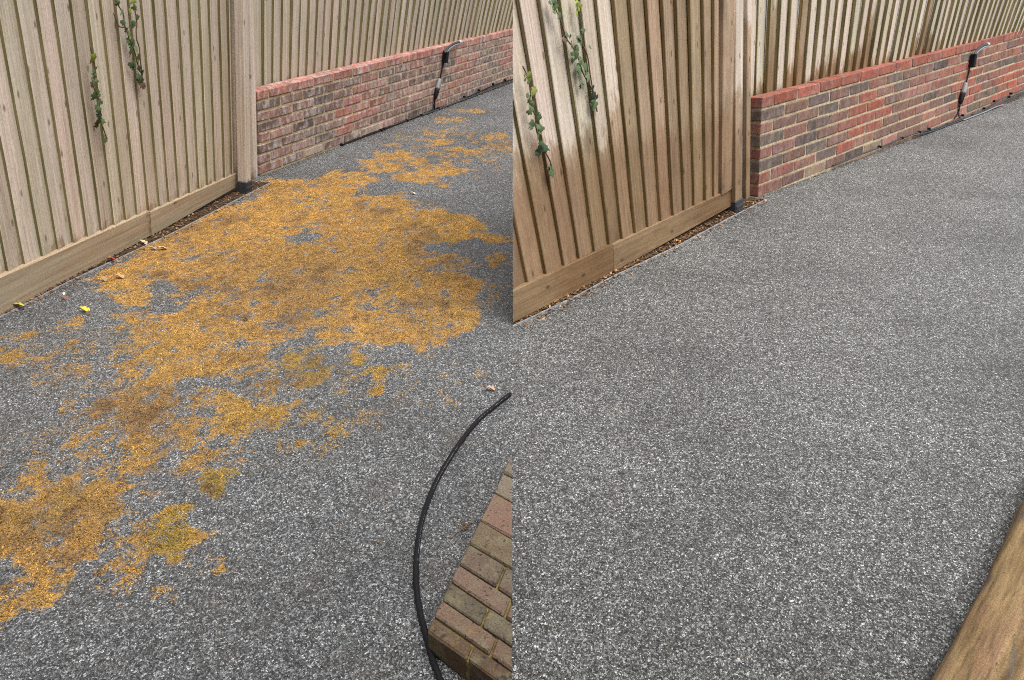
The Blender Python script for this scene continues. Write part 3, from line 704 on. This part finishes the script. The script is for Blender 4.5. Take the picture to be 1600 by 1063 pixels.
LA = [(115,405,.04,YG),(100,432,.032,G2),(135,480,.034,YG),(118,500,.026,G1),(110,545,.026,G2),(132,566,.026,G2),(115,602,.026,G1),(150,647,.036,G1),(115,682,.042,G3),(155,717,.038,G1),(145,765,.034,G1),(155,790,.032,DG),(162,816,.036,DG),(140,862,.046,DG),(190,842,.036,G1),(205,968,.052,G1)]
LB = [(280,10,.034,YG),(285,32,.03,G1),(320,92,.034,G2),(330,165,.044,G3),(345,217,.036,G1),(365,245,.034,G2),(368,262,.024,YG),(360,296,.042,G1),(395,318,.052,G1),(417,348,.05,G2),(375,372,.054,G1),(425,407,.048,G2),(392,462,.05,G1),(440,487,.038,DG),(452,522,.05,DG),(445,548,.048,G3),(450,595,.044,RD),(385,15,.034,YG),(405,60,.036,G1),(375,82,.034,YG),(420,130,.034,G1),(388,187,.05,G1),(402,168,.034,G3)]
ivy(LM, [[(90, 315), (110, 400), (125, 500), (110, 580), (130, 640), (148, 720), (152, 800), (180, 880), (210, 965)]], extra(LA, 26, 1), 4.43, 120, 'short yellow green ivy strand low on the dry pale fence')
ivy(LM, [[(270, -30), (288, 40), (320, 90), (330, 170), (350, 230), (375, 300), (400, 360), (420, 440), (450, 520)], [(382, -30), (400, 60), (412, 140), (412, 260), (432, 330), (440, 420), (450, 500), (455, 605)], [(255, 90), (290, 180), (330, 190)]], extra(LB, 34, 2), 4.43, 120, 'dark green ivy cluster hanging from the top of the dry pale fence')
RA = [(70,440,.036,YG),(58,456,.03,G2),(82,466,.034,YG),(105,530,.038,YG),(80,560,.026,G2),(75,582,.026,G1),(100,602,.026,G2),(85,646,.036,G1),(130,681,.036,G2),(90,720,.042,G3),(140,745,.038,G1),(130,791,.034,G1),(150,831,.034,G3),(130,870,.05,DG),(180,851,.046,DG),(210,986,.052,G1)]
RB = [(215,10,.034,G3),(225,50,.036,G1),(242,70,.03,YG),(250,100,.034,G1),(320,266,.04,G2),(350,290,.038,G1),(340,336,.044,G2),(375,360,.048,G1),(405,395,.052,G1),(365,416,.056,G1),(415,450,.05,G2),(385,496,.05,G1),(440,516,.036,DG),(455,560,.054,DG),(450,612,.05,G1),(345,10,.034,YG),(360,40,.034,YG),(355,80,.036,YG),(375,112,.036,G1),(370,240,.046,G1),(280,236,.034,RD),(430,272,.026,G2),(300,200,.036,G3),(385,180,.034,G1)]
ivy(RM, [[(40, 380), (70, 450), (85, 540), (78, 590), (110, 660), (115, 730), (135, 800), (160, 860), (195, 920), (212, 985)]], extra(RA, 26, 3), 3.664, 806, 'slender ivy strand on the wet fence nearest its cut end')
ivy(RM, [[(210, -30), (228, 50), (255, 110), (290, 220), (325, 270), (360, 340), (385, 420), (430, 500), (450, 560)], [(342, -30), (362, 60), (378, 150), (378, 240), (410, 320), (425, 420), (440, 510), (465, 640)]], extra(RB, 34, 4), 3.664, 806, 'larger ivy cluster with big green leaves on the wet fence')

# ------------------------------------------------------------------ cables and the fitting on each wall
def wall_fitting(line, MW, pts, sc, ox, oy, grey, label, clabel):
    """pts: survey of the fitting in a close-up (zoom sc at ox, oy)"""
    X = np.array([MW(0, 0, 0)[r][0] for r in range(3)]); Y = np.array([MW(0, 0, 0)[r][1] for r in range(3)]); Z = np.array([MW(0, 0, 0)[r][2] for r in range(3)])
    Lc = np.array([MW(0, 0, 0)[r][3] for r in range(3)])
    def w(q, off):
        p = on_plane(ox + q[0] / sc, oy + q[1] / sc, Lc + Y * off, Y); p[2] = max(p[2], .011); return p
    bx = w(pts['box'], .02); root = empty('wall_fitting', w(pts['foot'], .01), label, 'cable fitting')
    s = pts['size']
    V, F = chamfer_box(-.34 * s, .42 * s, 0, .05, -.85 * s, .85 * s, .006)
    tilt = Matrix.Rotation(-.16, 4, 'Y')
    place('enclosure', fix_normals(mesh('enclosure', V, F, M_BLACK)), frame(X, Y, Z, bx - Y * .018) @ tilt, root)
    V, F = chamfer_box(-.8 * s, -.34 * s, .002, .04, -.8 * s, .9 * s, .004)
    place('side_plate', fix_normals(mesh('side_plate', V, F, M_GREY)), frame(X, Y, Z, bx - Y * .018) @ tilt, root)
    arm = spline([w(q, .045) for q in pts['arm']], 6); V, F = tube_vf(arm, .011, 10); a = place('curved_arm', mesh('curved_arm', V, F, M_SHOE, True), None, root)
    und = [p - Z * .017 + Y * .004 for p in arm[4:]]; V, F = tube_vf(und, .009, 8); place('underside_strip', mesh('underside_strip', V, F, M_GREY, True), None, a)
    d = unit(arm[-1] - arm[-2]); V, F = tube_vf([arm[-1] - d * .005, arm[-1] + d * .03], .015, 10); place('end_cap', mesh('end_cap', V, F, M_PALE, True), None, a)
    V, F = tube_vf(spline([w(q, .012) for q in pts['lead']], 6), .0065, 8); place('lead', mesh('lead', V, F, M_BLACK, True), None, root)
    con = spline([w(q, .022) for q in pts['conn']], 4); n = len(con); rr = [.008 + .017 * math.sin(math.pi * min(1, (i / (n - 1)) * .9 + .1)) ** .6 for i in range(n)]
    k = n // 2; V, F = tube_vf(con[:k + 1], rr[:k + 1], 12); c1 = place('inline_connector', mesh('inline_connector', V, F, M_GREY if grey else M_GREY, True), None, root)
    V, F = tube_vf(con[k:], rr[k:], 12); place('connector_boot', mesh('connector_boot', V, F, M_BLACK, True), None, root)
    for tail in pts['tails']:
        V, F = tube_vf(spline([w(q, .012) for q in tail], 5), .006, 8); place('lead', mesh('lead', V, F, M_BLACK, True), None, root)
    # runs of cable clipped along the foot of the wall
    for ci, run in enumerate(pts['runs']):
        # centre lines hug the wall face
        ps = spline([w(q, .014 + .012 * ci) for q in run], 5); V, F = tube_vf(ps, .0062, 8)
        cr = empty('foot_cable', ps[0], clabel[ci], 'cable'); place('sheath', mesh('sheath', V, F, pts['mat'][ci], True), None, cr)
        if ci == 0:
            for q in pts['clips']:
                p = w(q, .02); V, F = chamfer_box(-.007, .007, -.02, .009, -.009, .011, .003); place('clip', fix_normals(mesh('clip', V, F, M_BLACK)), frame(X, Y, Z, p), cr)
wall_fitting(LW, MWL, dict(size=.068, box=(235, 325), foot=(125, 890), arm=[(232, 285), (262, 240), (300, 205), (345, 182), (385, 172)], lead=[(215, 385), (208, 430), (196, 490), (185, 550)],
    conn=[(182, 555), (170, 600), (155, 660), (140, 720), (130, 770)], tails=[[(130, 765), (122, 820), (100, 880), (70, 930)], [(130, 765), (126, 830), (128, 890)]],
    runs=[[(-820, 1300), (-700, 1258), (-560, 1200), (-300, 1090), (-120, 1008), (0, 950), (120, 905), (230, 868), (340, 822), (430, 770), (520, 722), (600, 685), (720, 630), (830, 590), (930, 560), (1300, 450)],
          [(0, 975), (140, 920), (300, 865), (420, 800), (560, 735), (640, 705), (760, 670), (860, 625), (930, 600), (1300, 480)]],
    mat=[M_BLACK, M_SHOE], clips=[(-825, 1300), (-420, 1140), (-390, 1125), (-150, 1020), (0, 955), (170, 862), (440, 742), (590, 672), (740, 610), (862, 568)]), 6.64, 660, 40, True,
    'black box with curved arm and hanging connector on bloomed brick wall', ['black cable clipped along the foot of the white bloomed wall', 'second dark cable sagging below the clipped one on bloomed wall'])
wall_fitting(RW, MWR, dict(size=.068, box=(392, 300), foot=(255, 890), arm=[(415, 235), (440, 195), (480, 160), (520, 138), (552, 130)], lead=[(365, 370), (355, 430), (342, 480), (330, 525)],
    conn=[(328, 530), (315, 580), (298, 640), (280, 700), (268, 750)], tails=[[(268, 745), (255, 820), (235, 860), (205, 905)], [(268, 745), (252, 820), (258, 895)]],
    runs=[[(-1050, 1385), (-930, 1340), (-760, 1270), (-540, 1190), (-330, 1100), (-150, 1040), (0, 1010), (130, 960), (250, 915), (380, 878), (490, 830), (600, 750), (700, 695), (800, 650), (930, 600), (1200, 500)],
          [(-200, 1075), (0, 1030), (140, 970), (300, 915), (440, 862), (520, 825), (640, 770), (760, 700), (850, 665), (930, 628), (1200, 520)],
          [(300, 925), (420, 880), (540, 830), (640, 780), (715, 755)]],
    mat=[M_SHOE, M_SHOE, M_GREY], clips=[(-560, 1195), (-330, 1105), (-150, 1040), (-50, 1010), (130, 965), (300, 868), (395, 885), (520, 795), (625, 720), (780, 675), (800, 640)]), 6.643, 1460, 50, True,
    'black box with curved pale tipped arm and connector on washed wall', ['grey cable clipped along the foot of the washed brick wall', 'silver grey cable running below the clipped one on washed wall', 'short loose silver cable end lying at the foot of washed wall'])

# ------------------------------------------------------------------ black hose across the stained gravel
def hose():
    px = [(720, 1150), (702, 1098), (688, 1062), (675, 1027), (664.5, 988), (656, 955), (651, 920), (650, 883), (653.6, 844), (658, 818), (669, 783), (682, 752), (699, 722), (721, 689), (747, 657), (773, 635), (797, 616)]
    R = .0082; pts = spline([at(x, y, R) for x, y in px], 6); root = empty('hose', pts[0], 'black rubber hose curving across the stained gravel', 'hose')
    V, F = tube_vf(pts, R, 14); place('sheath', mesh('sheath', V, F, M_BLACK, True), None, root)
    V = []; F = []; r = random.Random(4)                      # worn white print along the hose
    for i in range(len(pts) // 2 - 6, len(pts) - 3):
        t = unit(pts[i + 1] - pts[i]); sd = np.cross(t, UPZ); nrm = unit(sd * .62 + UPZ * .78); b = np.cross(nrm, t); L = np.linalg.norm(pts[i + 1] - pts[i])
        for k in range(4):
            if r.random() < .35 or (i // 7) % 3 == 2: continue
            c = pts[i] + t * L * (k + .5) / 4 + nrm * (R + .0003); l = L * r.uniform(.03, .07); h = r.uniform(.0004, .0008); n0 = len(V)
            V += [c - t * l - b * h, c + t * l - b * h, c + t * l + b * h, c - t * l + b * h]; F.append((n0, n0 + 1, n0 + 2, n0 + 3))
    o = place('printed_text', mesh('printed_text', V, F, M_PRINT), None, root); o['kind'] = 'stuff'
hose()

# ------------------------------------------------------------------ low brick kerb at the end of the hose, stone kerb at the right
def brick_kerb():
    z = .07; A = at(665, 985, z); B = at(797, 712, z); e = unit(B - A); n = unit(at(769, 1061, z) - A); C0 = A
    root = empty('brick_kerb', (A[0], A[1], 0), 'low kerb of mossy red and grey brown bricks beside the black hose', 'kerb')
    mat = M_KERB
    # joint positions measured along the edge
    J = [(665, 985), (676.5, 961), (690.5, 935), (703.5, 907), (723.5, 881), (736.5, 848), (751.5, 811), (778, 768)]
    ss = [(at(x, y, z) - A) @ e for x, y in J]; ss += [ss[-1] + .11, ss[-1] + .22, ss[-1] + .33]
    cols = [(.09, .058, .036), (.135, .09, .064), (.105, .086, .06), (.14, .094, .07), (.13, .096, .07), (.125, .094, .06), (.145, .09, .068), (.14, .112, .088), (.13, .1, .08), (.14, .1, .078), (.12, .1, .08)]
    r = random.Random(3); wid = .145
    zz = np.array([0, 0, 1.0])
    for i in range(len(ss) - 1):
        for j in range(3):
            a, b = ss[i], ss[i + 1]; off = 0 if i % 2 == 0 else -.0
            w0 = [.0, wid, 2 * wid][j]; w1 = w0 + wid
            if i % 2 == 1 and j < 2: w0, w1 = w0 + (.055 if j else 0), w1 + .055
            V, F = chamfer_box(a + .0032, b - .0032, w0 + .003, w1 - .005, 0, z + r.uniform(-.003, .002), .005, .0016, r)
            me = fix_normals(mesh('brick', [e * v[0] + n * v[1] + zz * v[2] for v in V], F, mat)); M = Matrix.Translation((A[0], A[1], 0))
            me = clip_mesh(me, M, (.0, 0, 0), (-1, 0, 0)) 
            if me is None: continue
            c = cols[i]; k = r.uniform(.85, 1.1); place('brick', me, M, root, (c[0] * k, c[1] * k, c[2] * k, 1))
    V, F = box_vf(.006, ss[-1] - .01, .008, wid * 3, -.0, z - .012); me = fix_normals(mesh('mortar', [e * v[0] + n * v[1] + zz * v[2] for v in V], F, M_KERBMORTAR)); M = Matrix.Translation((A[0], A[1], .001))
    me = clip_mesh(me, M, (-.002, 0, 0), (-1, 0, 0)); place('mortar', me, M, root)
def kerb_brick_material():
    t = NT('mossy_kerb_brick', .9, .15); oi, off = t.rand_off(); v = t.coords('Object')
    big = t.noise(t.scaled(v, (22, 22, 22), off), 1.0, 4); fine = t.noise(t.scaled(v, (190, 190, 190), off), 1.0, 4, .75)
    c = t.mix(t.math('MULTIPLY', t.smooth(big, .45, .7), .6), oi.outputs['Color'], (.15, .135, .085))
    c = t.mix(1.0, c, t.ramp(fine, [(.25, .5), (.5, 1.0), (.75, 1.5)]), 'MULTIPLY')
    sp = t.noise(t.scaled(v, (75, 75, 75), off), 1.0, 2); c = t.mix(t.math('MULTIPLY', t.smooth(sp, .62, .68), .85), c, (.03, .03, .03))
    ye = t.noise(t.scaled(v, (34, 34, 34), off), 1.0, 3); c = t.mix(t.math('MULTIPLY', t.smooth(ye, .62, .76), .35), c, (.28, .19, .05))
    b = t.bump(fine, .6, .003); t.bump(big, .4, .006, b); return t.out(c)
def kerb_stone_material():
    t = NT('streaked_sandstone', .85, .2); v = t.coords('Object')
    s1 = t.noise(t.scaled(v, (2.6, 26, 30)), 1.0, 4, .6); s2 = t.noise(t.scaled(v, (6, 60, 60)), 1.0, 3, .6); s3 = t.noise(t.scaled(v, (4, 18, 18)), 1.0, 2)
    c = t.ramp(s1, [(.28, (.09, .07, .05)), (.42, (.27, .20, .11)), (.55, (.40, .31, .18)), (.66, (.34, .24, .17)), (.8, (.46, .38, .26))])
    c = t.mix(t.math('MULTIPLY', t.smooth(s3, .58, .68), .7), c, (.17, .16, .16)); c = t.mix(t.math('MULTIPLY', t.math('SUBTRACT', 1.0, t.smooth(s3, .32, .46)), .45), c, (.36, .23, .16))
    c = t.mix(1.0, c, t.ramp(s2, [(.3, .6), (.5, 1), (.7, 1.3)]), 'MULTIPLY'); gr = t.noise(v, 240, 4, .8); c = t.mix(1.0, c, t.ramp(gr, [(.3, .6), (.5, 1), (.7, 1.4)]), 'MULTIPLY')
    pit = t.smooth(t.noise(t.scaled(v, (30, 70, 70)), 1.0, 4, .7), .62, .7); c = t.mix(t.math('MULTIPLY', pit, .7), c, (.06, .05, .04)); c = t.mix(1.0, c, (.62, .54, .455), 'MULTIPLY')
    b = t.bump(s1, .4, .006); b = t.bump(gr, .6, .003, b); t.bump(pit, -.6, .005, b); return t.out(c)
M_KERB = kerb_brick_material(); M_KERBMORTAR = plain('mossy_kerb_mortar', (.16, .12, .045), .95, .1, .6, 60)
brick_kerb()
def stone_kerb():
    z = .10; A = at(1465, 1063, 0); B = at(1600, 792, 0); e = unit(B - A); n = np.array([e[1], -e[0], 0]); A = A - e * .5; L = 2.6; R = .05
    prof = [(0, -.02), (-.0, .03)] + [(R - R * math.cos(a), z - R + R * math.sin(a)) for a in np.linspace(.2, math.pi / 2, 6)] + [(.34, z + .01), (.34, -.02)]
    V = []; F = []; m = len(prof); N = 40
    for i in range(N + 1):
        x = L * i / N
        for (y, h) in prof: V.append((x, y + .003 * math.sin(x * 7 + h * 30) + .0015 * math.sin(x * 23 + 1) if h > 0 else y, h))
    for i in range(N):
        for q in range(m): F.append((i * m + q, i * m + (q + 1) % m, (i + 1) * m + (q + 1) % m, (i + 1) * m + q))
    F += [tuple(range(m)), tuple(N * m + q for q in range(m))[::-1]]
    o = place('stone_kerb', fix_normals(mesh('stone_kerb', V, F, kerb_stone_material(), True)), frame(e, -n * -1 if False else n, np.cross(e, n) if np.cross(e, n)[2] > 0 else UPZ, A))
    tag(o, 'sandy streaked stone kerb in the corner of the washed gravel', 'kerb')
stone_kerb()

# ------------------------------------------------------------------ fallen leaves and bits
def fallen(px, py, size, rot, col, label, lift=.004, tilt=.3):
    size *= .66
    p = at(px, py, lift); M = Matrix.Translation(Vector(p)) @ Matrix.Rotation(rot, 4, 'Z') @ Matrix.Rotation(tilt, 4, 'X') @ Matrix.Rotation(tilt * .6, 4, 'Y') @ Matrix.Translation((0, -size * .5, .0)) @ Matrix.Scale(size, 4)
    V = [v.co.copy() for v in OVAL.vertices]
    o = place('fallen_leaf', OVAL, M, None, (*col, 1)); tag(o, label, 'leaf', 'fallen leaves on the drive')
fallen(132, 484, .085, 1.1, (.52, .44, .03), 'yellow fallen leaf on bare gravel at the left', .012)
fallen(138, 489, .05, .2, (.11, .06, .035), 'small dark brown leaf touching the yellow fallen leaf', .010)
fallen(173, 405, .08, 1.9, (.42, .03, .04), 'red fallen leaf under the dry pale fence', .02)
fallen(27, 477, .09, 1.9, (.42, .36, .04), 'yellow leaf among the litter near the left picture edge', .02)
fallen(186, 432, .09, 1.3, (.40, .24, .13), 'pale tan curled leaf on the orange lichen', .012)
fallen(163, 436, .07, .6, (.30, .19, .11), 'small brown leaf on the lichen left of the tan one', .012)
fallen(224, 379, .085, 1.0, (.50, .38, .25), 'cream fallen leaf tucked under the gravel board', .015)
fallen(253, 388, .085, 2.0, (.55, .45, .30), 'cream curled leaf on the lichen edge near the fence', .012)
fallen(238, 388, .07, 1.5, (.36, .25, .15), 'tan leaf beside the cream curled leaf', .012)
fallen(766, 607, .062, 1.25, (.42, .25, .17), 'tan fallen leaf on bare gravel above the hose', .012)
fallen(645, 302, .06, 1.2, (.62, .55, .42), 'small pale leaf on bare gravel beyond the lichen', .01)
fallen(100, 465, .06, .8, (.16, .09, .055), 'dark brown shrivelled leaf near the edging strip', .01)
fallen(100, 459, .035, .3, (.55, .5, .42), 'tiny pale leaf scrap near the edging strip', .01)
fallen(382, 498, .05, 1.4, (.05, .03, .02), 'nearly black leaf scrap on the lichen', .01)
def twig():
    root = empty('dry_twig', at(722, 830), 'dry brown grass twig beside the brick kerb', 'twig'); r = random.Random(9)
    st = [at(704, 841, .004), at(714, 832, .008), at(728, 822, .012), at(742, 812, .012)]; V, F = tube_vf(spline(st, 4), .0016, 5); place('stem', mesh('stem', V, F, M_STEM), None, root)
    for k in range(9):
        a = at(730 + r.uniform(-8, 6), 822 + r.uniform(-3, 8), .004); b = a + np.array([r.uniform(-.02, .03), r.uniform(-.02, .03), r.uniform(.002, .012)]); V, F = tube_vf([a, (a + b) / 2 + UPZ * .004, b], .0012, 4); place('stem', mesh('stem', V, F, M_STEM), None, root)
twig()
